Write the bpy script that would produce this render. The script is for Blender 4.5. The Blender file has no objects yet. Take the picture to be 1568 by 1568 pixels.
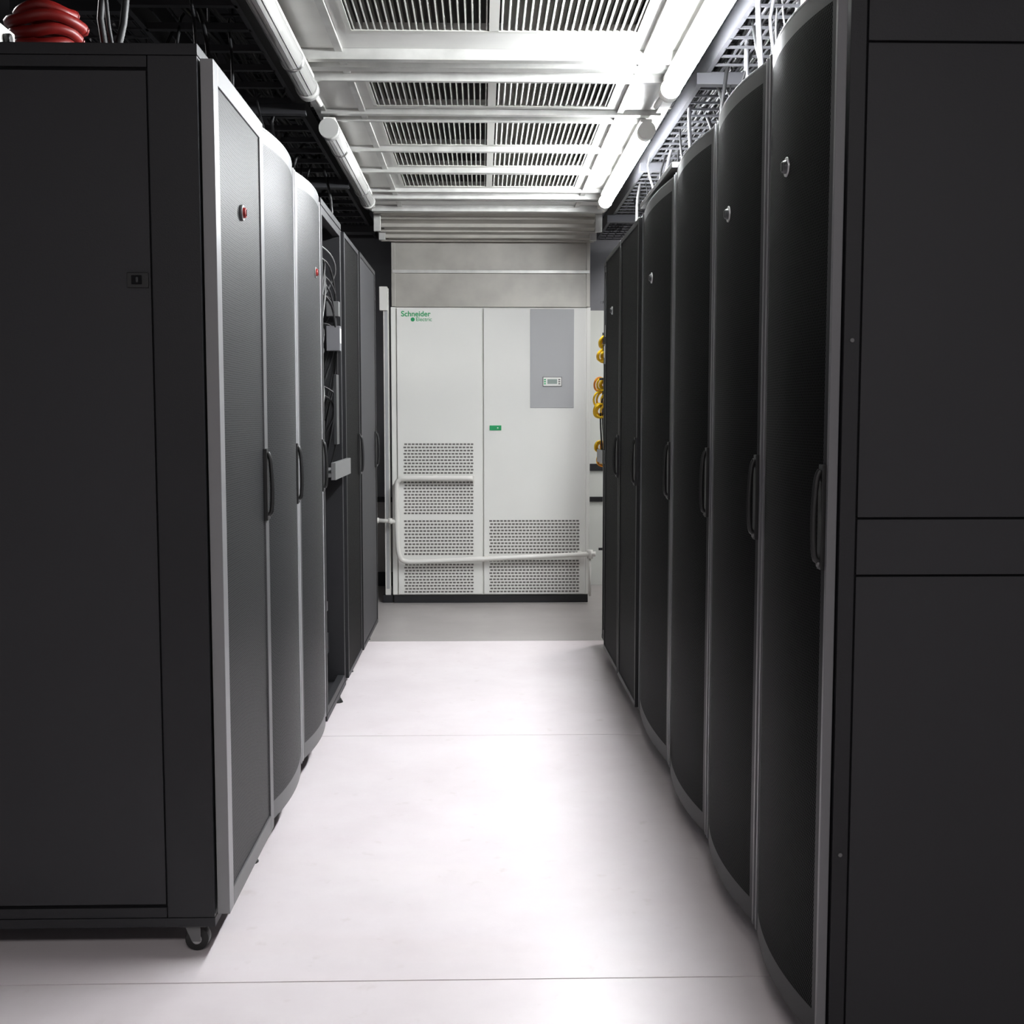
import bpy, math, random
from mathutils import Vector
random.seed(7)
scene = bpy.context.scene
try:
    scene.view_settings.view_transform = 'Standard'
except Exception:
    pass

# ---------------------------------------------------------------- materials
def mat(name, col, rough=0.5, metal=0.0, noise=0.0, nscale=40, bump=0.0, bscale=300, emit=None, estr=0, spec=0.5):
    m = bpy.data.materials.new(name); m.use_nodes = True
    nt = m.node_tree; b = nt.nodes['Principled BSDF']
    b.inputs['Base Color'].default_value = (*col, 1)
    b.inputs['Roughness'].default_value = rough
    b.inputs['Metallic'].default_value = metal
    b.inputs['Specular IOR Level'].default_value = spec
    tc = nt.nodes.new('ShaderNodeTexCoord')
    if noise > 0:
        n = nt.nodes.new('ShaderNodeTexNoise'); n.inputs['Scale'].default_value = nscale
        n.inputs['Detail'].default_value = 4
        nt.links.new(tc.outputs['Object'], n.inputs['Vector'])
        r = nt.nodes.new('ShaderNodeMapRange')
        r.inputs[1].default_value = 0.3; r.inputs[2].default_value = 0.7
        r.inputs[3].default_value = 1 - noise; r.inputs[4].default_value = 1 + noise
        nt.links.new(n.outputs['Fac'], r.inputs[0])
        mx = nt.nodes.new('ShaderNodeVectorMath'); mx.operation = 'SCALE'
        mx.inputs[0].default_value = col
        nt.links.new(r.outputs[0], mx.inputs['Scale'])
        nt.links.new(mx.outputs[0], b.inputs['Base Color'])
    if bump > 0:
        n2 = nt.nodes.new('ShaderNodeTexNoise'); n2.inputs['Scale'].default_value = bscale
        nt.links.new(tc.outputs['Object'], n2.inputs['Vector'])
        bp = nt.nodes.new('ShaderNodeBump'); bp.inputs['Strength'].default_value = bump
        bp.inputs['Distance'].default_value = 0.001
        nt.links.new(n2.outputs['Fac'], bp.inputs['Height'])
        nt.links.new(bp.outputs[0], b.inputs['Normal'])
    if emit:
        b.inputs['Emission Color'].default_value = (*emit, 1)
        b.inputs['Emission Strength'].default_value = estr
    return m

def perf(name, metal_col, hole_col, pitch=0.006, rough=0.45, spec=0.5):
    """perforated sheet steel: staggered round holes in the Y/Z plane"""
    m = mat(name, metal_col, rough)
    nt = m.node_tree; b = nt.nodes['Principled BSDF']
    tc = nt.nodes.new('ShaderNodeTexCoord')
    sp = nt.nodes.new('ShaderNodeSeparateXYZ'); nt.links.new(tc.outputs['Object'], sp.inputs[0])
    def M(op, a, bb=None):
        n = nt.nodes.new('ShaderNodeMath'); n.operation = op
        for i, v in enumerate((a, bb)):
            if v is None: continue
            if isinstance(v, (int, float)): n.inputs[i].default_value = v
            else: nt.links.new(v, n.inputs[i])
        return n.outputs[0]
    k = 2 * math.pi / pitch
    c1 = M('COSINE', M('MULTIPLY', sp.outputs[1], k))
    c2 = M('COSINE', M('MULTIPLY', sp.outputs[2], k * 0.58))
    h = M('MULTIPLY', c1, c2)
    f = M('GREATER_THAN', h, 0.12)
    mix = nt.nodes.new('ShaderNodeMix'); mix.data_type = 'RGBA'
    nt.links.new(f, mix.inputs[0])
    mix.inputs[6].default_value = (*metal_col, 1); mix.inputs[7].default_value = (*hole_col, 1)
    nt.links.new(mix.outputs[2], b.inputs['Base Color'])
    mr = nt.nodes.new('ShaderNodeMapRange'); mr.inputs[3].default_value = rough; mr.inputs[4].default_value = 0.9
    nt.links.new(f, mr.inputs[0]); nt.links.new(mr.outputs[0], b.inputs['Roughness'])
    s = nt.nodes.new('ShaderNodeMapRange'); s.inputs[3].default_value = spec; s.inputs[4].default_value = 0.02
    nt.links.new(f, s.inputs[0]); nt.links.new(s.outputs[0], b.inputs['Specular IOR Level'])
    return m

M_BLACK = mat('black_powdercoat', (0.016, 0.016, 0.018), 0.5, bump=0.25, noise=0.06, nscale=3, spec=0.35)
M_PANEL = mat('charcoal_panel', (0.024, 0.024, 0.0265), 0.55, bump=0.3, noise=0.05, nscale=2, spec=0.35)
M_CORE = mat('dark_core', (0.004, 0.004, 0.005), 0.8, spec=0.2)
M_FRAME = mat('door_frame_dark', (0.016, 0.016, 0.017), 0.45, spec=0.3)
M_FRAMEL = mat('door_frame_sheen', (0.085, 0.085, 0.088), 0.4)  # paler than the dark satin frame; lamp reflection put into the colour
M_EDGE = mat('door_edge_silver', (0.14, 0.14, 0.145), 0.4)
M_EDGEL = mat('door_edge_sheen', (0.32, 0.32, 0.33), 0.4)  # door edges made pale to carry the tubes' glossy reflection
M_STILE = mat('door_stile_sheen', (0.21, 0.21, 0.215), 0.35)  # near stile and top rail: bright tube glare painted in as grey
M_PERF = perf('perforated_steel', (0.036, 0.037, 0.039), (0.004, 0.004, 0.004), spec=0.4)
M_PERFD = perf('perforated_steel_dark_shade', (0.007, 0.007, 0.007), (0.0015, 0.0015, 0.0015), rough=0.6, spec=0.10)  # darker copy, mainly right row: shade under grazing lamps built into colour
M_RUB = mat('black_plastic', (0.010, 0.010, 0.010), 0.45)
M_CHROME = mat('chrome', (0.5, 0.5, 0.5), 0.3, metal=1)
M_RED = mat('red_plastic', (0.22, 0.010, 0.008), 0.4)
M_WHITE = mat('unit_white', (0.81, 0.81, 0.77), 0.4, noise=0.02, nscale=2)
M_UGREY = mat('unit_grey', (0.40, 0.405, 0.41), 0.4)
M_SLOT = mat('slot_dark', (0.15, 0.14, 0.13), 0.8)
M_GREEN = mat('logo_green', (0.0, 0.32, 0.10), 0.4)
M_SCREEN = mat('screen', (0.30, 0.36, 0.33), 0.2)
M_PIPE = mat('pipe_white', (0.72, 0.71, 0.67), 0.35)
M_HOOD = mat('hood_metal', (0.37, 0.355, 0.32), 0.4, metal=0.2, noise=0.12, nscale=6)
M_DUCT = mat('duct_paint', (0.62, 0.62, 0.595), 0.36, metal=0.1, noise=0.07, nscale=5)
M_GALV = mat('galvanised', (0.50, 0.50, 0.48), 0.36, metal=0.4, noise=0.15, nscale=12)
M_SLAT = mat('slat', (0.55, 0.55, 0.515), 0.4, metal=0.2)
M_DUCTIN = mat('duct_inside', (0.09, 0.09, 0.085), 0.7)
M_TUBE_ON = mat('tube_lit', (1, 1, 1), 0.5, emit=(0.95, 0.975, 1.0), estr=205)
M_TUBE_OFF = mat('tube_lens', (0.40, 0.40, 0.385), 0.18)
M_TRAY = mat('tray_black', (0.03, 0.03, 0.033), 0.45)
M_TRAYG = mat('tray_wire', (0.10, 0.10, 0.11), 0.4, metal=0.5)
M_CABLE = mat('cable_black', (0.014, 0.014, 0.015), 0.5)
M_CABLEG = mat('cable_grey', (0.16, 0.16, 0.17), 0.5)
M_YEL = mat('cable_yellow', (0.90, 0.58, 0.01), 0.45)
M_ORG = mat('cable_orange', (0.75, 0.28, 0.02), 0.45)
M_SRV = mat('server_face', (0.03, 0.031, 0.033), 0.4)
M_SRVG = mat('server_grey', (0.12, 0.12, 0.12), 0.4)
M_LEDP = mat('led_purple', (0.3, 0.0, 0.3), 0.4, emit=(0.8, 0.1, 0.9), estr=0.5)
M_LEDG = mat('led_green', (0.0, 0.3, 0.05), 0.4, emit=(0.2, 1.0, 0.3), estr=1.5)

# ---------------------------------------------------------------- builder
class B:
    def __init__(s): s.v = []; s.f = []; s.m = []; s.sm = []; s.mats = []
    def mi(s, m):
        if m not in s.mats: s.mats.append(m)
        return s.mats.index(m)
    def face(s, idx, m, smooth=False):
        s.f.append(idx); s.m.append(s.mi(m)); s.sm.append(smooth)
    def hexa(s, p, m):
        b = len(s.v); s.v += [tuple(q) for q in p]
        for f in ((0,3,2,1),(4,5,6,7),(0,1,5,4),(1,2,6,5),(2,3,7,6),(3,0,4,7)):
            s.face([b+i for i in f], m)
    def box(s, x0, x1, y0, y1, z0, z1, m):
        if x0 > x1: x0, x1 = x1, x0
        if y0 > y1: y0, y1 = y1, y0
        if z0 > z1: z0, z1 = z1, z0
        s.hexa([(x0,y0,z0),(x1,y0,z0),(x1,y1,z0),(x0,y1,z0),(x0,y0,z1),(x1,y0,z1),(x1,y1,z1),(x0,y1,z1)], m)
    def cyl(s, p0, p1, r, m, n=16, r1=None):
        p0 = Vector(p0); p1 = Vector(p1); r1 = r if r1 is None else r1
        d = (p1-p0).normalized(); a = d.orthogonal().normalized(); c = d.cross(a)
        b = len(s.v)
        for p, rr in ((p0, r), (p1, r1)):
            for i in range(n):
                t = 2*math.pi*i/n
                s.v.append(tuple(p + a*rr*math.cos(t) + c*rr*math.sin(t)))
        for i in range(n):
            j = (i+1) % n
            s.face([b+i, b+j, b+n+j, b+n+i], m, True)
        s.face([b+i for i in reversed(range(n))], m); s.face([b+n+i for i in range(n)], m)
    def tube(s, pts, r, m, n=8, sub=6):
        P = [Vector(p) for p in pts]
        if sub > 1 and len(P) > 2:
            Q = []
            for i in range(len(P)-1):
                p0 = P[max(i-1,0)]; p1 = P[i]; p2 = P[i+1]; p3 = P[min(i+2,len(P)-1)]
                for k in range(sub):
                    t = k/sub
                    Q.append(0.5*((2*p1)+(p2-p0)*t+(2*p0-5*p1+4*p2-p3)*t*t+(3*p1-p0-3*p2+p3)*t**3))
            Q.append(P[-1]); P = Q
        b = len(s.v); up = None
        for i, p in enumerate(P):
            d = (P[min(i+1,len(P)-1)] - P[max(i-1,0)]).normalized()
            if up is None: up = d.orthogonal().normalized()
            up = (up - d*up.dot(d)); up = up.normalized() if up.length > 1e-6 else d.orthogonal().normalized()
            c = d.cross(up)
            for k in range(n):
                t = 2*math.pi*k/n
                s.v.append(tuple(p + up*r*math.cos(t) + c*r*math.sin(t)))
        for i in range(len(P)-1):
            for k in range(n):
                j = (k+1) % n
                s.face([b+i*n+k, b+i*n+j, b+(i+1)*n+j, b+(i+1)*n+k], m, True)
        s.face([b+k for k in reversed(range(n))], m); e = b+(len(P)-1)*n
        s.face([e+k for k in range(n)], m)
    def obj(s, name, bevel=0.0, loc=None, parent=None):
        me = bpy.data.meshes.new(name)
        if loc is not None:
            L = Vector(loc); vv = [tuple(Vector(q)-L) for q in s.v]
        else: vv = s.v
        me.from_pydata(vv, [], s.f)
        for m in s.mats: me.materials.append(m)
        me.polygons.foreach_set('material_index', s.m)
        me.polygons.foreach_set('use_smooth', s.sm)
        me.update()
        o = bpy.data.objects.new(name, me); scene.collection.objects.link(o)
        if loc is not None: o.location = loc
        if bevel > 0:
            md = o.modifiers.new('bevel', 'BEVEL'); md.width = bevel; md.segments = 2
            md.limit_method = 'ANGLE'; md.angle_limit = math.radians(50)
        if parent: o.parent = parent
        return o

# ---------------------------------------------------------------- room
XL, XR, YN, YF, ZC = -3.2, 3.3, -3.0, 8.45, 3.35
def vinyl(name, c0, c1):
    mf = mat(name, c1, 0.33)
    nt = mf.node_tree; b = nt.nodes['Principled BSDF']
    tc = nt.nodes.new('ShaderNodeTexCoord'); n = nt.nodes.new('ShaderNodeTexNoise')
    n.inputs['Scale'].default_value = 2.2; n.inputs['Detail'].default_value = 8; n.inputs['Roughness'].default_value = 0.65
    nt.links.new(tc.outputs['Object'], n.inputs['Vector'])
    cr = nt.nodes.new('ShaderNodeValToRGB')
    cr.color_ramp.elements[0].position = 0.3; cr.color_ramp.elements[0].color = (*c0, 1)
    cr.color_ramp.elements[1].position = 0.65; cr.color_ramp.elements[1].color = (*c1, 1)
    nt.links.new(n.outputs['Fac'], cr.inputs[0])
    n3 = nt.nodes.new('ShaderNodeTexNoise'); n3.inputs['Scale'].default_value = 14; n3.inputs['Detail'].default_value = 6
    nt.links.new(tc.outputs['Object'], n3.inputs['Vector'])
    mr = nt.nodes.new('ShaderNodeMapRange'); mr.inputs[1].default_value = 0.64; mr.inputs[2].default_value = 0.8
    mr.inputs[3].default_value = 0; mr.inputs[4].default_value = 0.35
    nt.links.new(n3.outputs['Fac'], mr.inputs[0])
    mx = nt.nodes.new('ShaderNodeMix'); mx.data_type = 'RGBA'; mx.inputs[7].default_value = (0.45, 0.38, 0.33, 1)
    nt.links.new(mr.outputs[0], mx.inputs[0]); nt.links.new(cr.outputs[0], mx.inputs[6])
    nt.links.new(mx.outputs[2], b.inputs['Base Color'])
    return mf
mf = vinyl('floor_vinyl', (0.70, 0.635, 0.65), (0.78, 0.72, 0.735))
mf2 = vinyl('floor_vinyl_dark', (0.33, 0.31, 0.30), (0.40, 0.375, 0.365))  # darker strip past the last floor joint, by the back wall
m_joint = mat('floor_joint', (0.34, 0.30, 0.30), 0.6)
fb = B()
ys = [YN, -1.44, 0.52, 2.485, 4.455, 6.35, YF]
fb.box(XL, XR, YN, YF, -0.06, -0.002, m_joint)
for a, c in zip(ys[:-1], ys[1:]):
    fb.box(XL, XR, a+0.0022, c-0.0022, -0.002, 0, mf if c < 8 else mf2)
fb.obj('floor')
cb = B(); m_ceil = mat('ceiling_dark', (0.045, 0.045, 0.048), 0.9, noise=0.3, nscale=2)
cb.box(XL, XR, YN, YF, ZC, ZC+0.1, m_ceil)
for y in (0.5, 2.3, 4.1, 5.9, 7.7):
    cb.box(XL, XR, y-0.06, y+0.06, ZC-0.18, ZC, m_ceil)
cb.obj('ceiling')
m_wd = mat('wall_dark', (0.20, 0.205, 0.22), 0.85, noise=0.1, nscale=3)
m_wl = mat('wall_light', (0.66, 0.68, 0.64), 0.7, noise=0.03, nscale=3)
m_wg = mat('wall_grey', (0.36, 0.35, 0.34), 0.7)
m_bb = mat('black_trim', (0.01, 0.01, 0.012), 0.5)
w = B()
w.box(XL, 0.06, YF, YF+0.1, 0.63, ZC, m_wd); w.box(XL, 0.06, YF, YF+0.1, 0, 0.63, m_wg)
w.box(0.06, XR, YF, YF+0.1, 0, 1.95, m_wl); w.box(0.06, XR, YF, YF+0.1, 1.95, ZC, m_wd)
w.obj('wall_back')
w = B()
w.box(XL, XR, YF-0.012, YF, 0.60, 0.635, m_bb); w.box(0.06, XR, YF-0.012, YF, 0.82, 0.87, m_bb)
w.obj('trim_1')
w = B(); w.box(XL, 0.06, YF-0.012, YF, 0.0, 0.10, m_bb); w.obj('baseboard_back')
w = B(); w.box(XL-0.1, XL, YN, YF, 0, ZC, m_wd); w.obj('wall_left')
m_wr = mat('wall_right_paint', (0.42, 0.43, 0.45), 0.8, noise=0.05, nscale=3)
w = B(); w.box(XR, XR+0.1, YN, YF, 0, ZC, m_wr); w.obj('wall_right')
m_wf = mat('wall_front_paint', (0.35, 0.35, 0.36), 0.8)
w = B(); w.box(XL, XR, YN-0.1, YN, 0, ZC, m_wf); w.obj('wall_front')

# ---------------------------------------------------------------- racks
def rack(y0, y1, side, door='curved', perfm=None, framem=None, handle='near', panels='one',
         lock=True, top=2.0, xf=0.0, edge=None, lid=False, bulge=0.026):
    """side=-1 : left row, front faces +X ; side=+1 right row, front faces -X. xf = X of frame front"""
    perfm = perfm or M_PERF; framem = framem or M_FRAME; edge = edge or M_EDGE
    o = -side
    D = 1.05
    b = B(); z0 = 0.07 if side < 0 else 0.035
    xb = xf - o*D
    g = 0.004
    y0 += 0.003; y1 -= 0.003
    open_ = door == 'open'
    if not open_:
        b.box(xf - o*0.02, xb + o*0.02, y0+0.008, y1-0.008, z0+0.01, top-0.014, M_CORE)
    pw = 0.105 if side < 0 else 0.028
    for ya, yb in ((y0, y0+0.035), (y1-0.035, y1)):
        b.box(xf, xf - o*pw, ya, yb, z0+0.022, top-0.021, M_BLACK)
        b.box(xb, xb + o*pw, ya, yb, z0+0.022, top-0.021, M_BLACK)
        b.box(xf-o*(pw+0.002), xb+o*(pw+0.002), ya+0.0005, yb-0.0005, top-0.045, top-0.021, M_BLACK)
        b.box(xf-o*(pw+0.002), xb+o*(pw+0.002), ya+0.0005, yb-0.0005, z0+0.022, z0+0.045, M_BLACK)
    b.box(xf+o*0.001, xb, y0-0.001, y1+0.001, top-0.02, top+0.004, M_BLACK)
    b.box(xf+o*0.001, xb, y0-0.001, y1+0.001, z0, z0+0.021, M_BLACK)
    b.box(xf-o*0.001, xf - o*0.03, y0+0.036, y1-0.036, top-0.05, top-0.021, M_BLACK)
    b.box(xf-o*0.001, xf - o*0.03, y0+0.036, y1-0.036, z0+0.022, z0+0.05, M_BLACK)
    xa = xf - o*(pw+g); xc = xb + o*(pw+g)
    zs = [z0+0.05, top-0.05] if panels == 'one' else [z0+0.05, 0.932, 1.035, 1.862, top-0.022]
    for zz0, zz1 in zip(zs[:-1], zs[1:]):
        for ya, yb in ((y0+0.002, y0+0.02), (y1-0.02, y1-0.002)):
            b.box(xa, xc, ya, yb, zz0+0.002, zz1-0.002, M_PANEL)
    if panels == 'one' and door == 'flatframe':
        xm = xf - o*0.135
        b.box(xm-0.024, xm+0.022, y0-0.002, y0+0.004, 1.492, 1.524, M_RUB)
        b.box(xm-0.014, xm+0.008, y0-0.005, y0-0.001, 1.499, 1.518, M_CORE)
        b.box(xm-0.004, xm+0.001, y0-0.007, y0-0.004, 1.503, 1.514, M_SRV)
    if panels != 'one':
        for z in (0.42, 1.35):
            b.cyl((xf-o*0.014, y0-0.003, z), (xf-o*0.014, y0+0.002, z), 0.004, M_SRVG, 10)
    b.box(xf - o*0.25, xf - o*0.6, y0+0.12, y1-0.12, top+0.004, top+0.010, M_RUB)
    if side < 0:
        for yy in (y0+0.045, y1-0.06):
            for xx in (xf - o*0.055, xb + o*0.08):
                b.box(xx-0.03, xx+0.03, yy-0.03, yy+0.03, z0-0.008, z0, M_SRVG)
                b.cyl((xx, yy, z0-0.02), (xx, yy, z0-0.006), 0.014, M_CHROME, 14)
                cx = xx+0.006
                b.cyl((cx, yy-0.013, 0.027), (cx, yy+0.013, 0.027), 0.027, M_RUB, 24)
                b.cyl((cx, yy-0.017, 0.027), (cx, yy+0.017, 0.027), 0.011, M_CHROME, 14)
                for dy in (-0.0205, 0.0175):
                    b.hexa([(xx-0.018, yy+dy, z0-0.012), (xx+0.016, yy+dy, z0-0.012), (xx+0.016, yy+dy+0.003, z0-0.012), (xx-0.018, yy+dy+0.003, z0-0.012),
                            (cx-0.010, yy+dy, 0.024), (cx+0.010, yy+dy, 0.024), (cx+0.010, yy+dy+0.003, 0.024), (cx-0.010, yy+dy+0.003, 0.024)], M_SRVG)
        for yy in (y1-0.022,):
            b.cyl((xf - o*0.035, yy, 0.018), (xf - o*0.035, yy, z0), 0.014, M_RUB, 10)
            b.cyl((xf - o*0.035, yy, 0.0), (xf - o*0.035, yy, 0.018), 0.026, M_RUB, 14, 0.016)
    else:
        b.box(xf-o*0.02, xb+o*0.03, y0+0.01, y1-0.01, 0.0, z0-0.001, M_RUB)
    dz0, dz1 = z0+0.025, top-0.024
    ya, yb = y0+0.010, y1-0.010
    if door in ('curved',):
        base = xf + o*0.004; th = 0.012
        N = 18; W = yb-ya; zl = [dz0, dz0+0.05, dz1-0.035, dz1]
        def fx(t): return base + o*(th + bulge*(1-(2*t-1)**2))
        st = len(b.v)
        for k in zl:
            for i in range(N+1):
                t = i/N; b.v.append((fx(t), ya+W*t, k))
        for k in range(3):
            for i in range(N):
                a = st+k*(N+1)+i
                edgecol = i in (0, N-1) or k != 1
                q = [a, a+1, a+N+2, a+N+1]
                if side > 0: q.reverse()
                b.face(q, framem if edgecol else perfm, True)
        for z, fl in ((dz0, 0), (dz1, 1)):
            st = len(b.v)
            for i in range(N+1):
                t = i/N; b.v.append((fx(t), ya+W*t, z)); 
            b.v.append((base, yb, z)); b.v.append((base, ya, z))
            b.face(list(range(st, st+N+3)), edge if fl else framem)
        for i in range(N):
            t0, t1 = i/N, (i+1)/N
            p = []
            for z in (dz1+0.001, dz1+0.007):
                p += [(fx(t0), ya+W*t0, z), (fx(t1), ya+W*t1, z), (fx(t1)-o*0.01, ya+W*t1, z), (fx(t0)-o*0.01, ya+W*t0, z)]
            b.hexa(p, edge)
        for q0, q1 in ((ya-0.004, ya+0.008), (yb-0.008, yb+0.004)):
            b.box(base, base + o*(th+0.005), q0, q1, dz0-0.001, dz1+0.008, edge)
        surf = lambda t: fx(t)
    elif door in ('flat', 'flatframe'):
        base = xf + o*0.004; th = 0.028
        fr = 0.045 if door == 'flatframe' else 0.02
        b.box(base, base+o*(th-0.004), ya+fr-0.001, yb-fr+0.001, dz0+fr-0.001, dz1-fr+0.001, perfm)
        b.box(base, base+o*th, ya, ya+fr, dz0, dz1, edge if door == 'flatframe' else framem); b.box(base, base+o*th, yb-fr, yb, dz0, dz1, framem)
        b.box(base, base+o*th, ya+fr, yb-fr, dz0, dz0+fr, framem); b.box(base, base+o*th, ya+fr, yb-fr, dz1-fr, dz1, edge if door == 'flatframe' else framem)
        surf = lambda t: base+o*th
    if not open_:
        W = yb-ya
        t = 0.93 if handle == 'far' else 0.05
        hy = ya + W*t; hx = surf(t)
        b.box(hx-o*0.004, hx+o*0.006, hy-0.012, hy+0.012, 0.94, 1.13, M_RUB)
        b.tube([(hx+o*0.004, hy, 0.955), (hx+o*0.014, hy, 0.965), (hx+o*0.017, hy, 1.03), (hx+o*0.013, hy, 1.10), (hx+o*0.006, hy, 1.12)], 0.006, M_RUB, 8, 4)
        b.cyl((hx, hy, 0.95), (hx+o*0.010, hy, 0.95), 0.006, M_SRVG, 12)
        if lock:
            hy = ya+W*0.5; hx = surf(0.5)
            b.cyl((hx-o*0.004, hy, 1.70), (hx+o*0.003, hy, 1.70), 0.019, M_CHROME if side > 0 else M_SRVG, 20)
            b.cyl((hx, hy, 1.70), (hx+o*0.010, hy, 1.70), 0.014, M_RED if side < 0 else M_SRV, 20, 0.011)
            b.box(hx+o*0.009, hx+o*0.012, hy-0.004, hy+0.004, 1.692, 1.708, M_RUB)
    if lid:
        b.box(xf+o*0.03, xf-o*0.2, y0+0.0, y1, top+0.0045, top+0.022, M_SRVG)
    if open_:
        b.box(xb+o*0.02, xb+o*0.03, y0+0.036, y1-0.036, z0+0.05, top-0.05, M_CORE)
        for ya2, yb2 in ((y0+0.022, y0+0.026), (y1-0.026, y1-0.022)):
            b.box(xf-o*0.12, xb+o*0.12, ya2, yb2, z0+0.05, top-0.05, M_CORE)
        for yy in (y0+0.06, y1-0.06):
            b.box(xf-o*0.08, xf-o*0.085, yy-0.02, yy+0.02, z0+0.04, top-0.04, M_SRVG)
        z = z0+0.06
        while z < top-0.12:
            u = random.choice([1, 1, 2, 2, 3])*0.0445
            if not (0.98 < z < 1.06) and random.random() < 0.85:
                dpt = random.uniform(0.06, 0.1)
                mm = random.choice([M_SRV, M_SRV, M_RUB, M_SRVG])
                b.box(xf-o*dpt, xf-o*0.7, y0+0.05, y1-0.05, z+0.002, z+u-0.003, mm)
                for k in range(random.randint(3, 9)):
                    yy = y0+0.1+k*0.045
                    if yy > y1-0.1: break
                    b.box(xf-o*(dpt-0.002), xf-o*(dpt+0.02), yy, yy+0.03, z+0.012, z+u-0.014, M_CORE)
                    if random.random() < 0.3:
                        b.box(xf-o*(dpt-0.003), xf-o*(dpt+0.02), yy+0.034, yy+0.038, z+0.015, z+0.02, M_LEDG)
            z += u
        b.box(xf+o*0.035, xf-o*0.5, y0+0.05, y1-0.05, 0.985, 1.0, M_SRVG)
        b.box(xf+o*0.037, xf+o*0.02, y0+0.049, y1-0.049, 0.975, 1.04, M_SRVG)
        for k in range(22):
            zt = random.uniform(1.25, 1.9); yy = random.uniform(y0+0.08, y1-0.08)
            ye = random.choice([y0+0.045, y1-0.045])
            zb2 = zt-random.uniform(0.1, 0.6)
            b.tube([(xf-o*0.08, yy, zt), (xf-o*0.02, (yy+ye)/2, zt-0.04), (xf-o*0.02, ye, (zt+zb2)/2), (xf-o*0.07, ye, zb2)],
                   0.004, random.choice([M_CABLE, M_CABLE, M_SRVG, M_RUB]), 6, 5)
        b.box(xf-o*0.05, xf+o*0.005, y1-0.11, y1-0.065, 1.48, 1.58, M_CABLEG)
        b.box(xf-o*0.05, xf+o*0.006, y1-0.105, y1-0.07, 1.51, 1.57, M_WHITE)
        b.box(xf-o*0.05, xf+o*0.0, y1-0.10, y1-0.055, 1.62, 1.68, M_SRVG)
        b.box(xf-o*0.055, xf-o*0.07, y0+0.20, y0+0.23, 0.45, 0.58, M_LEDP)
        b.box(xf-o*0.01, xf+o*0.002, y1-0.22, y1-0.14, 1.10, 1.38, M_SRV)
    ctr = ((xf+xb)/2, (y0+y1)/2, 0)
    return b.obj('server_rack', bevel=0.0012, loc=ctr)

XFL = -0.603
rack(2.606, 3.206, -1, 'flatframe', handle='far', xf=XFL, framem=M_FRAMEL, perfm=M_PERF, edge=M_STILE)
rack(3.206, 3.80, -1, 'curved', handle='far', xf=XFL-0.002, lock=False, edge=M_EDGEL, framem=M_FRAMEL)
rack(3.80, 4.40, -1, 'curved', handle='far', xf=XFL-0.002, edge=M_EDGEL, framem=M_FRAMEL)
rack(4.40, 5.02, -1, 'open', xf=XFL+0.02)
rack(5.02, 5.62, -1, 'flat', handle='far', xf=XFL, perfm=M_PERFD, framem=M_BLACK, lock=False)
rack(5.62, 6.43, -1, 'flat', handle='far', xf=XFL+0.005, perfm=M_PANEL, framem=M_FRAME, lock=False)
XFR = 0.637
rack(2.09, 2.605, 1, 'curved', handle='near', xf=XFR, perfm=M_PERFD, panels='split')
rack(2.605, 3.185, 1, 'curved', handle='near', xf=XFR, perfm=M_PERFD)
rack(3.185, 3.85, 1, 'curved', handle='near', xf=XFR, perfm=M_PERFD, lock=False)
rack(3.85, 4.62, 1, 'curved', handle='near', xf=XFR, perfm=M_PERFD, lid=True, bulge=0.02)
rack(4.62, 5.24, 1, 'flat', handle='near', xf=XFR, perfm=M_PERFD, framem=M_FRAME, lock=False)
rack(5.24, 5.86, 1, 'flat', handle='near', xf=XFR, perfm=M_PERFD)
rack(5.86, 6.25, 1, 'open', xf=XFR)

# yellow fibre bundle at the end of the right row
b = B()
b.box(0.675, 0.76, 6.258, 6.27, 0.0, 2.0, M_TRAY)
for z in (0.5, 1.0, 1.4, 1.8): b.box(0.62, 0.70, 6.272, 6.29, z, z+0.012, M_TRAY)
for cz in (1.60, 1.53, 1.38, 1.30, 1.24, 1.05, 0.98):
    for k in range(6):
        r = random.uniform(0.012, 0.042); yy = 6.31+random.uniform(0, 0.06); cx = 0.645+random.uniform(-0.02, 0.02)
        pts = [(cx+r*math.cos(a)*0.8, yy+0.02*math.sin(2*a), cz+r*math.sin(a)) for a in [j*math.pi/4 for j in range(9)]]
        b.tube(pts, 0.006, M_YEL if k < 5 else M_ORG, 6, 3)
for k in range(5):
    x = 0.64+0.012*k
    b.tube([(x, 6.31, 1.65), (x+0.01, 6.33, 1.4), (x-0.01, 6.32, 1.2), (x+0.01, 6.31, 0.9)], 0.0045, random.choice([M_YEL, M_CABLE, M_CABLE]), 6, 6)
b.obj('yellow_fiber_cables')

# ---------------------------------------------------------------- precision air conditioner
YA = 7.66
ac = bpy.data.objects.new('air_conditioner', None); scene.collection.objects.link(ac); ac.location = (0.06, YA+0.35, 0)
def child(b, name, bevel=0.0):
    o = b.obj(name, bevel); o.parent = ac
    o.location = (-0.06, -(YA+0.35), 0)
    return o
b = B()
b.box(-0.577, 0.695, YA+0.012, YA+0.72, 0.05, 1.90, M_WHITE)
b.box(-0.57, 0.688, YA+0.004, YA+0.71, 0.0, 0.049, m_bb)
b.box(-0.578, -0.545, YA+0.002, YA+0.02, 0.055, 1.901, M_WHITE)
b.box(0.672, 0.696, YA+0.002, YA+0.02, 0.055, 1.901, M_WHITE)
child(b, 'cabinet', 0.002)
b = B()
b.box(-0.541, 0.003, YA-0.012, YA+0.012, 0.058, 1.893, M_WHITE); child(b, 'door_left', 0.003)
b = B()
b.box(0.012, 0.668, YA-0.012, YA+0.012, 0.058, 1.893, M_WHITE); child(b, 'door_right', 0.003)
b = B()
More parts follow.
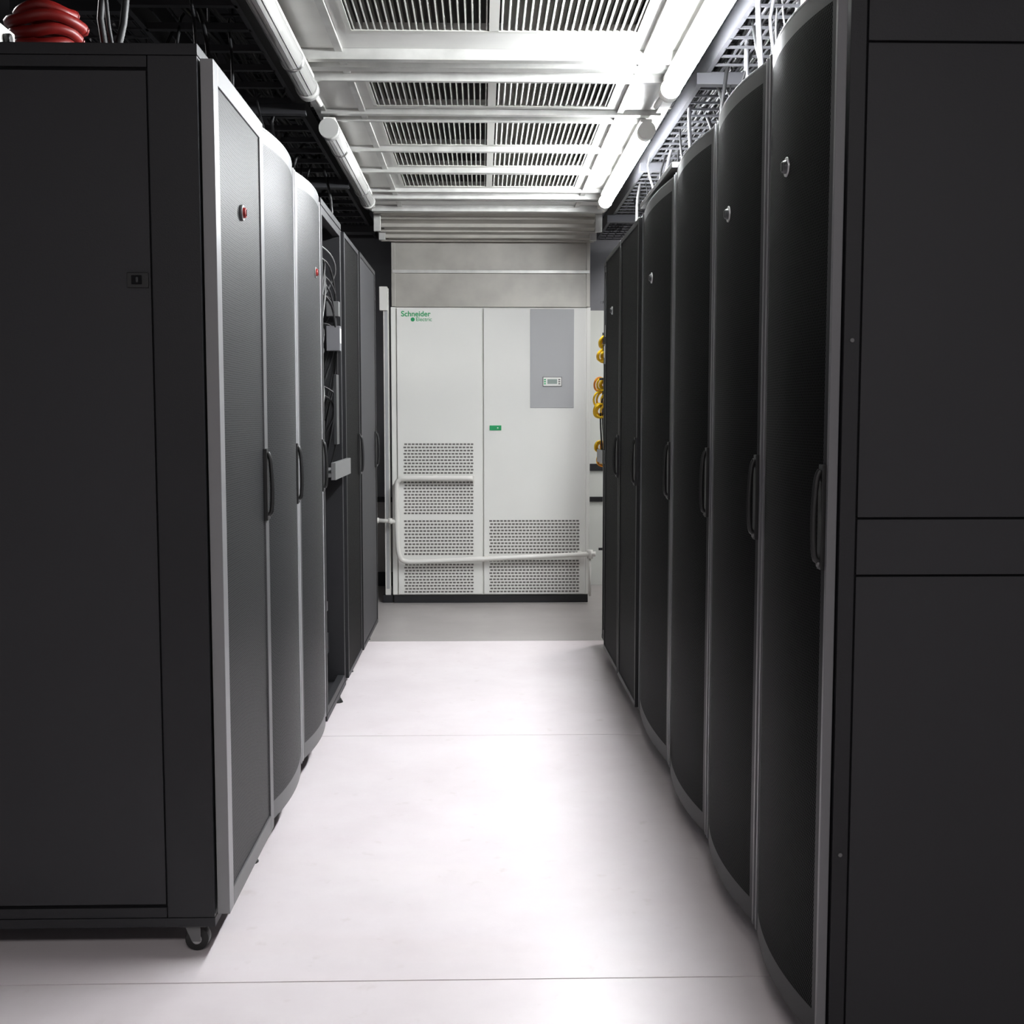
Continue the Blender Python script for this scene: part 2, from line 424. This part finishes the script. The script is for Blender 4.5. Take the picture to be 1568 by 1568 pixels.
def slots(x0, x1, z0, z1, nx):
    nz = max(2, int(round((z1-z0)/0.0205))); dz = (z1-z0)/nz; dx = (x1-x0)/nx
    for i in range(nz):
        off = 0.25*dx if i % 2 else -0.0*dx
        for j in range(nx):
            xa = x0+j*dx+off+0.1*dx; xb_ = min(xa+dx*0.74, x1)
            z = z0+i*dz+dz*0.25
            b.box(xa, xb_, YA-0.0135, YA-0.010, z, z+dz*0.5, M_SLOT)
for z0, z1 in ((0.835, 1.04), (0.575, 0.795), (0.31, 0.545), (0.065, 0.262)): slots(-0.505, -0.055, z0, z1, 19)
for z0, z1 in ((0.318, 0.545), (0.065, 0.285)): slots(0.045, 0.63, z0, z1, 25)
child(b, 'intake_grilles')
b = B()
b.box(0.31, 0.59, YA-0.016, YA-0.010, 1.262, 1.889, M_UGREY)
b.box(0.39, 0.512, YA-0.020, YA-0.014, 1.398, 1.46, M_RUB)
b.box(0.393, 0.509, YA-0.022, YA-0.018, 1.401, 1.457, M_WHITE)
b.box(0.42, 0.482, YA-0.0235, YA-0.020, 1.415, 1.445, M_SCREEN)
for k in range(3):
    b.box(0.398, 0.41, YA-0.0235, YA-0.020, 1.412+k*0.013, 1.42+k*0.013, M_GREEN)
    b.box(0.49, 0.502, YA-0.0235, YA-0.020, 1.412+k*0.013, 1.42+k*0.013, M_SLOT)
child(b, 'control_panel', 0.0015)
b = B()
b.box(0.05, 0.125, YA-0.018, YA-0.010, 1.119, 1.150, M_GREEN); b.box(0.098, 0.106, YA-0.020, YA-0.017, 1.13, 1.138, M_WHITE)
child(b, 'badge', 0.001)
def text(body, x, z, size, m, name):
    cu = bpy.data.curves.new(name, 'FONT'); cu.body = body; cu.size = size; cu.extrude = 0.001
    cu.materials.append(m); o = bpy.data.objects.new(name, cu); scene.collection.objects.link(o)
    o.rotation_euler = (math.pi/2, 0, 0); o.location = (x-0.06, -0.35-0.0135, z); o.parent = ac
    return o
t = text('Schneider', -0.512, 1.842, 0.047, M_GREEN, 'logo_line_a'); t.data.offset = 0.0008
text('Electric', -0.418, 1.812, 0.034, M_GREEN, 'logo_line_b')
b = B()
b.cyl((-0.438, YA-0.014, 1.822), (-0.438, YA-0.011, 1.822), 0.013, M_GREEN, 20); child(b, 'logo_mark')
b = B(); yp = YA-0.06
b.tube([(-0.06, yp, 0.812), (-0.3, yp, 0.812), (-0.49, yp, 0.812), (-0.53, yp, 0.80), (-0.545, yp, 0.76), (-0.545, yp, 0.55),
        (-0.54, yp, 0.38), (-0.525, yp, 0.305), (-0.49, yp, 0.280), (-0.40, yp, 0.277), (0.1, yp, 0.297), (0.68, yp, 0.322), (0.705, yp, 0.322)], 0.016, M_PIPE, 12, 5)
b.cyl((-0.675, yp, 0.545), (-0.545, yp, 0.535), 0.0125, M_PIPE, 12)
b.cyl((-0.70, yp, 0.546), (-0.66, yp, 0.544), 0.018, M_PIPE, 14)
b.cyl((-0.60, yp, 0.541), (-0.575, yp, 0.539), 0.019, M_PIPE, 14)
for x, z in ((-0.06, 0.812), (-0.30, 0.812), (0.03, 0.295), (0.63, 0.32)):
    b.box(x-0.012, x+0.012, yp+0.005, YA-0.008, z-0.018, z+0.018, M_PIPE)
b.cyl((0.695, yp, 0.295), (0.695, yp, 0.35), 0.019, M_PIPE, 14)
b.cyl((0.695, yp, 0.05), (0.695, yp, 0.30), 0.008, M_PIPE, 12)
child(b, 'water_pipe')
b = B()
b.box(-0.628, -0.592, YA+0.02, YA+0.055, 0.05, 2.02, M_PIPE); b.box(-0.62, -0.60, YA+0.018, YA+0.022, 0.09, 1.88, M_UGREY)
b.box(-0.645, -0.58, YA+0.015, YA+0.06, 0.0, 0.05, m_bb)
b.box(-0.65, -0.60, YA+0.0, YA+0.08, 1.88, 2.03, M_PIPE)
b.obj('cable_conduit', 0.002)

# hood on top of the unit + ceiling duct
b = B()
b.box(-0.555, 0.685, YA+0.01, YA+0.70, 1.903, 2.115, M_HOOD)
b.box(-0.565, 0.69, YA-0.004, YA+0.71, 2.115, 2.135, M_GALV)
b.box(-0.555, 0.685, YA+0.01, YA+0.70, 2.135, 2.32, M_HOOD)
for x in (-0.56, 0.68):
    b.box(x-0.012, x+0.012, YA-0.002, YA+0.03, 1.905, 2.32, M_HOOD)
def slab(ya, za, yb, zb, th, x0, x1, m):
    b.hexa([(x0,ya,za),(x1,ya,za),(x1,yb,zb),(x0,yb,zb),(x0,ya,za+th),(x1,ya,za+th),(x1,yb,zb+th),(x0,yb,zb+th)], m)
slab(7.04, 2.40, 7.30, 2.365, 0.02, -0.60, 0.68, M_HOOD)
slab(7.30, 2.35, 7.50, 2.33, 0.03, -0.59, 0.69, M_HOOD)
slab(7.50, 2.318, 7.67, 2.31, 0.03, -0.58, 0.70, M_HOOD)
for y, z in ((7.045, 2.385), (7.16, 2.37), (7.30, 2.345), (7.40, 2.332), (7.50, 2.31), (7.60, 2.304)):
    b.box(-0.63, 0.71, y-0.01, y+0.012, z, z+0.03, M_HOOD)
b.box(-0.60, 0.68, 7.03, YA+0.70, 2.42, 2.75, M_HOOD)
for x in (-0.61, 0.69):
    for y in (7.1, 7.45): b.box(x-0.02, x+0.02, y-0.015, y+0.015, 2.29, 2.42, M_GALV)
b.obj('supply_hood', 0.0015)

b = B()
DX0, DX1, ZD = -0.62, 0.70, 2.40
GX0, GX1, GXM = -0.40, 0.485, 0.04
gr = [(1.60, 2.10), (2.45, 2.90), (3.25, 3.77), (4.28, 4.66), (4.90, 5.32), (5.45, 5.76), (5.95, 6.27)]
Y0, Y1 = 1.0, 7.02
b.box(DX0, GX0, Y0, Y1, ZD, ZD+0.02, M_DUCT); b.box(GX1, DX1, Y0, Y1, ZD, ZD+0.02, M_DUCT)
prev = Y0
for a, c in gr+[(Y1, Y1)]:
    b.box(GX0, GX1, prev, a, ZD, ZD+0.02, M_DUCT); prev = c
b.box(DX0, DX0+0.01, Y0, Y1, ZD+0.02, 2.75, M_DUCT); b.box(DX1-0.01, DX1, Y0, Y1, ZD+0.02, 2.75, M_DUCT)
b.box(DX0, DX1, Y0, Y1, 2.751, 2.76, M_DUCTIN); b.box(DX0, DX1, Y0, Y0+0.01, ZD+0.02, 2.75, M_DUCT)
b.box(GX0-0.05, GX1+0.05, Y0+0.02, Y1, 2.52, 2.53, M_DUCTIN)
for gi, (a, c) in enumerate(gr):
    for xa, xb_ in ((GX0, GXM-0.012), (GXM+0.012, GX1)):
        b.box(xa-0.012, xb_+0.012, a-0.014, a+0.004, ZD-0.006, ZD-0.0005, M_SLAT); b.box(xa-0.012, xb_+0.012, c-0.004, c+0.014, ZD-0.006, ZD-0.0005, M_SLAT)
        b.box(xa-0.012, xa+0.003, a, c, ZD-0.006, ZD-0.0005, M_SLAT); b.box(xb_-0.003, xb_+0.012, a, c, ZD-0.006, ZD-0.0005, M_SLAT)
        left = xa < 0
        nsl = 20
        for i in range(nsl):
            x = xa + (xb_-xa)*(i+0.5)/nsl
            dx = 0.003 if left else 0.020
            t = 0.002
            b.hexa([(x-t,a,ZD-0.004),(x+t,a,ZD-0.004),(x+t,c,ZD-0.004),(x-t,c,ZD-0.004),
                    (x-t+dx,a,ZD+0.022),(x+t+dx,a,ZD+0.022),(x+t+dx,c,ZD+0.022),(x-t+dx,c,ZD+0.022)], M_SLAT)
    b.box(GX0, GX1, a-0.004, a, ZD+0.0205, ZD+0.12, M_DUCTIN); b.box(GX0, GX1, c, c+0.004, ZD+0.0205, ZD+0.12, M_DUCTIN)
for y, h, wd in ((3.05,0.03,0.03),(3.12,0.03,0.02),(3.98,0.035,0.035),(4.13,0.02,0.05),(4.22,0.035,0.02),(4.74,0.02,0.03),(4.85,0.02,0.02),(5.37,0.025,0.03),(5.83,0.025,0.03),(5.88,0.02,0.015),
                 (6.35,0.02,0.02),(6.50,0.03,0.03),(6.62,0.02,0.02),(6.86,0.035,0.03),(6.98,0.02,0.03),(2.2,0.03,0.03),(1.3,0.03,0.03)):
    b.box(DX0+0.001, DX1-0.001, y-wd/2, y+wd/2, ZD-h, ZD-0.0005, M_GALV)
for x in (DX0+0.16, DX1-0.16): b.box(x-0.012, x+0.012, Y0, 6.98, ZD-0.012, ZD-0.0005, M_GALV)
for x in (DX0, DX1): b.box(x-0.02, x+0.02, Y0-0.001, 6.985, ZD-0.011, ZD+0.01, M_GALV)
for y in (1.6, 3.1, 4.7, 6.3):
    for x in (DX0-0.03, DX1+0.03): b.cyl((x, y, ZD-0.0), (x, y, ZC), 0.006, M_GALV, 8)
    b.box(DX0-0.06, DX1+0.06, y-0.02, y+0.02, 2.765, 2.79, M_GALV)
b.obj('ceiling_duct', 0.0)

# ---------------------------------------------------------------- fluorescent battens
def batten(x, y0, y1, on):
    b = B(); z = 2.315
    tm = M_TUBE_ON if on else M_TUBE_OFF
    b.box(x-0.022, x+0.022, y0+0.02, y1-0.02, z+0.034, z+0.045, M_PIPE)
    b.cyl((x, y0+0.05, z), (x, y1-0.05, z), 0.031 if on else 0.034, tm, 24)
    if not on:
        for a in (-0.6, -0.2, 0.2, 0.6):
            b.box(x+0.0345*math.sin(a)-0.001, x+0.0345*math.sin(a)+0.001, y0+0.05, y1-0.05, z-0.0345*math.cos(a)-0.001, z-0.0345*math.cos(a)+0.002, M_SRVG)
    for ya, yb in ((y0, y0+0.055), (y1-0.055, y1)):
        b.cyl((x, ya, z), (x, yb, z), 0.034 if on else 0.038, M_PIPE if on else M_TUBE_OFF, 24)
    for k in range(2):
        yy = y0+0.35+(y1-y0-0.7)*k
        if not on: b.cyl((x, yy-0.012, z), (x, yy+0.012, z), 0.0365, M_CHROME, 24)
        b.box(x-0.01, x+0.01, yy-0.01, yy+0.01, z+0.045, 2.364, M_GALV)
    b.tube([(x, y1, z), (x, y1+0.05, z+0.005), (x, y1+0.12, z+0.02), (x, y1+0.30, z+0.03)], 0.010, M_PIPE, 8, 4)
    b.obj('fluorescent_light')
for x, on in ((-0.585, False), (0.640, True)):
    batten(x, 2.52, 4.15, on); batten(x, 4.68, 6.28, on)

# ---------------------------------------------------------------- overhead trays and cables
def ladder(x0, x1, y0, y1, z, m, rung=0.25, wire=False):
    b = B()
    for x in (x0, x1):
        b.box(x-0.008, x+0.008, y0, y1, z, z+0.07, m)
    y = y0
    while y < y1:
        b.box(x0, x1, y, y+(0.008 if wire else 0.025), z, z+(0.008 if wire else 0.02), m); y += rung
    if wire:
        k = x0
        while k < x1:
            b.box(k, k+0.005, y0, y1, z+0.008, z+0.013, m); k += 0.05
        for x in (x0, x1):
            for zz in (0.025, 0.05, 0.09): b.box(x-0.003, x+0.003, y0, y1, z+zz, z+zz+0.006, m)
            y = y0
            while y < y1: b.box(x-0.003, x+0.003, y, y+0.006, z, z+0.1, m); y += rung
    y = y0+0.5
    while y < y1:
        for x in (x0, x1): b.cyl((x, y, z), (x, y, ZC), 0.006, m, 6)
        b.box(x0-0.04, x1+0.04, y-0.02, y+0.02, z-0.04, z-0.001, m); y += 1.5
    return b
def add_cables(b, n, xr, zt, cols, xoff, drop=True, sizes=(0.005, 0.007, 0.009)):
    for k in range(n):
        x = random.uniform(*xr); z = zt+0.04+random.uniform(0, 0.05)
        yend = random.uniform(2.9, 7.3); pts = []; y = 8.2
        while y > yend:
            pts.append((x+random.uniform(-0.02, 0.02), y, z+random.uniform(-0.01, 0.03))); y -= 0.5
        if drop:
            xx = x+random.uniform(-0.06, 0.06)
            pts += [(x, yend-0.1, z+0.02), (xx+xoff, yend-0.20, z-0.12), (xx+xoff+random.uniform(-.04, .04), yend-0.2-random.uniform(0, .08), z-0.28), (xx, yend-0.2, 2.032)]
        b.tube(pts, random.choice(sizes), random.choice(cols), 6, 3)
b = ladder(-1.05, -0.72, 2.75, 8.3, 2.42, M_TRAY, 0.22)
add_cables(b, 30, (-1.0, -0.78), 2.42, [M_CABLE]*8+[M_SRVG], 0.0)
b.obj('cable_tray')
b = ladder(-1.55, -1.15, 2.2, 8.3, 2.62, M_TRAY, 0.10, True)
add_cables(b, 14, (-1.5, -1.2), 2.62, [M_CABLE, M_SRVG], 0.0, False)
b.obj('cable_tray')
b = ladder(-1.1, -0.70, 2.6, 8.3, 2.80, M_TRAY, 0.10, True)
add_cables(b, 14, (-1.0, -0.75), 2.80, [M_CABLE, M_CABLE, M_SRVG], 0.0, False)
b.obj('cable_tray')
b = ladder(0.80, 1.15, 2.3, 8.3, 2.42, M_TRAYG, 0.10, True)
add_cables(b, 50, (0.83, 1.1), 2.42, [M_CABLE, M_CABLE, M_SRVG, M_CABLE, M_CABLEG], 0.0, True, (0.003, 0.005, 0.007))
for x, y in ((0.86, 3.0), (0.80, 3.5), (0.9, 4.1), (0.83, 4.8)):
    b.tube([(x+0.1, y, 3.3), (x+0.02, y, 2.8), (x-0.01, y-0.02, 2.45), (x, y-0.03, 2.2), (x+0.02, y, 2.032)], 0.008, M_CABLEG, 10, 6)
b.tube([(0.78, 3.05, 3.0), (0.79, 3.0, 2.4), (0.80, 3.0, 2.032)], 0.008, M_RED, 8, 6)
b.obj('cable_tray')
b = ladder(0.85, 1.40, 2.3, 8.3, 2.72, M_TRAYG, 0.12, True)
add_cables(b, 20, (0.9, 1.35), 2.72, [M_CABLE, M_SRVG, M_CABLEG], 0.0, False)
b.obj('cable_tray')
b = B()
for k in range(7):
    rr = 0.058+0.010*(k % 3)
    pts = [(-1.060+rr*1.1*math.cos(a), 3.02+rr*math.sin(a), 2.030+0.027*k+0.006*math.sin(3*a+k)) for a in [j*math.pi/6 for j in range(13)]]
    b.tube(pts, 0.0145, M_RED, 8, 3)
b.obj('red_hose_coil')
b = B()
b.box(-1.15, -1.04, 2.66, 2.76, 2.012, 2.066, M_PIPE); b.box(-1.14, -1.05, 2.656, 2.662, 2.022, 2.054, M_WHITE)
b.cyl((-1.04, 2.70, 2.037), (-1.025, 2.70, 2.037), 0.012, M_RUB, 12)
b.obj('junction_box', 0.004)

# ---------------------------------------------------------------- room luminaires, plus added fill panels
def panel_light(x, y, power, sx=1.2, sy=0.6):
    b = B(); z = 2.9
    b.box(x-sx/2-0.03, x+sx/2+0.03, y-sy/2-0.03, y+sy/2+0.03, z+0.012, z+0.07, M_PIPE)
    for yy in (y-sy/2, y+sy/2): b.cyl((x, yy, z+0.07), (x, yy, ZC), 0.006, M_GALV, 6)
    b.obj('room_and_fill_panel')
    L = bpy.data.lights.new('panel_lamp', 'AREA'); L.shape = 'RECTANGLE'; L.size = sx; L.size_y = sy; L.energy = power
    L.color = (1.0, 0.97, 0.97)
    o = bpy.data.objects.new('panel_lamp', L); o.location = (x, y, z); scene.collection.objects.link(o)
panel_light(0.0, -1.2, 58); panel_light(-1.9, -1.2, 12); panel_light(2.0, -1.2, 20)
panel_light(1.9, 7.4, 40, 0.6, 0.6)  # added lamp, brightens the back wall right of the cooling unit
panel_light(-2.2, 4.5, 35, 0.6, 0.6)  # added lamp, lifts the light on the trays over the left row

wd = bpy.data.worlds.new('World'); scene.world = wd; wd.use_nodes = True
wd.node_tree.nodes['Background'].inputs[0].default_value = (0.8, 0.85, 1, 1)
wd.node_tree.nodes['Background'].inputs[1].default_value = 0.05

# ---------------------------------------------------------------- camera
cam = bpy.data.cameras.new('camera'); co = bpy.data.objects.new('camera', cam); scene.collection.objects.link(co)
cam.sensor_width = 36; cam.lens = 41.8
co.location = (0, 0, 1.22); co.rotation_euler = (math.radians(90-4.69), 0, math.radians(-1.45))
scene.camera = co
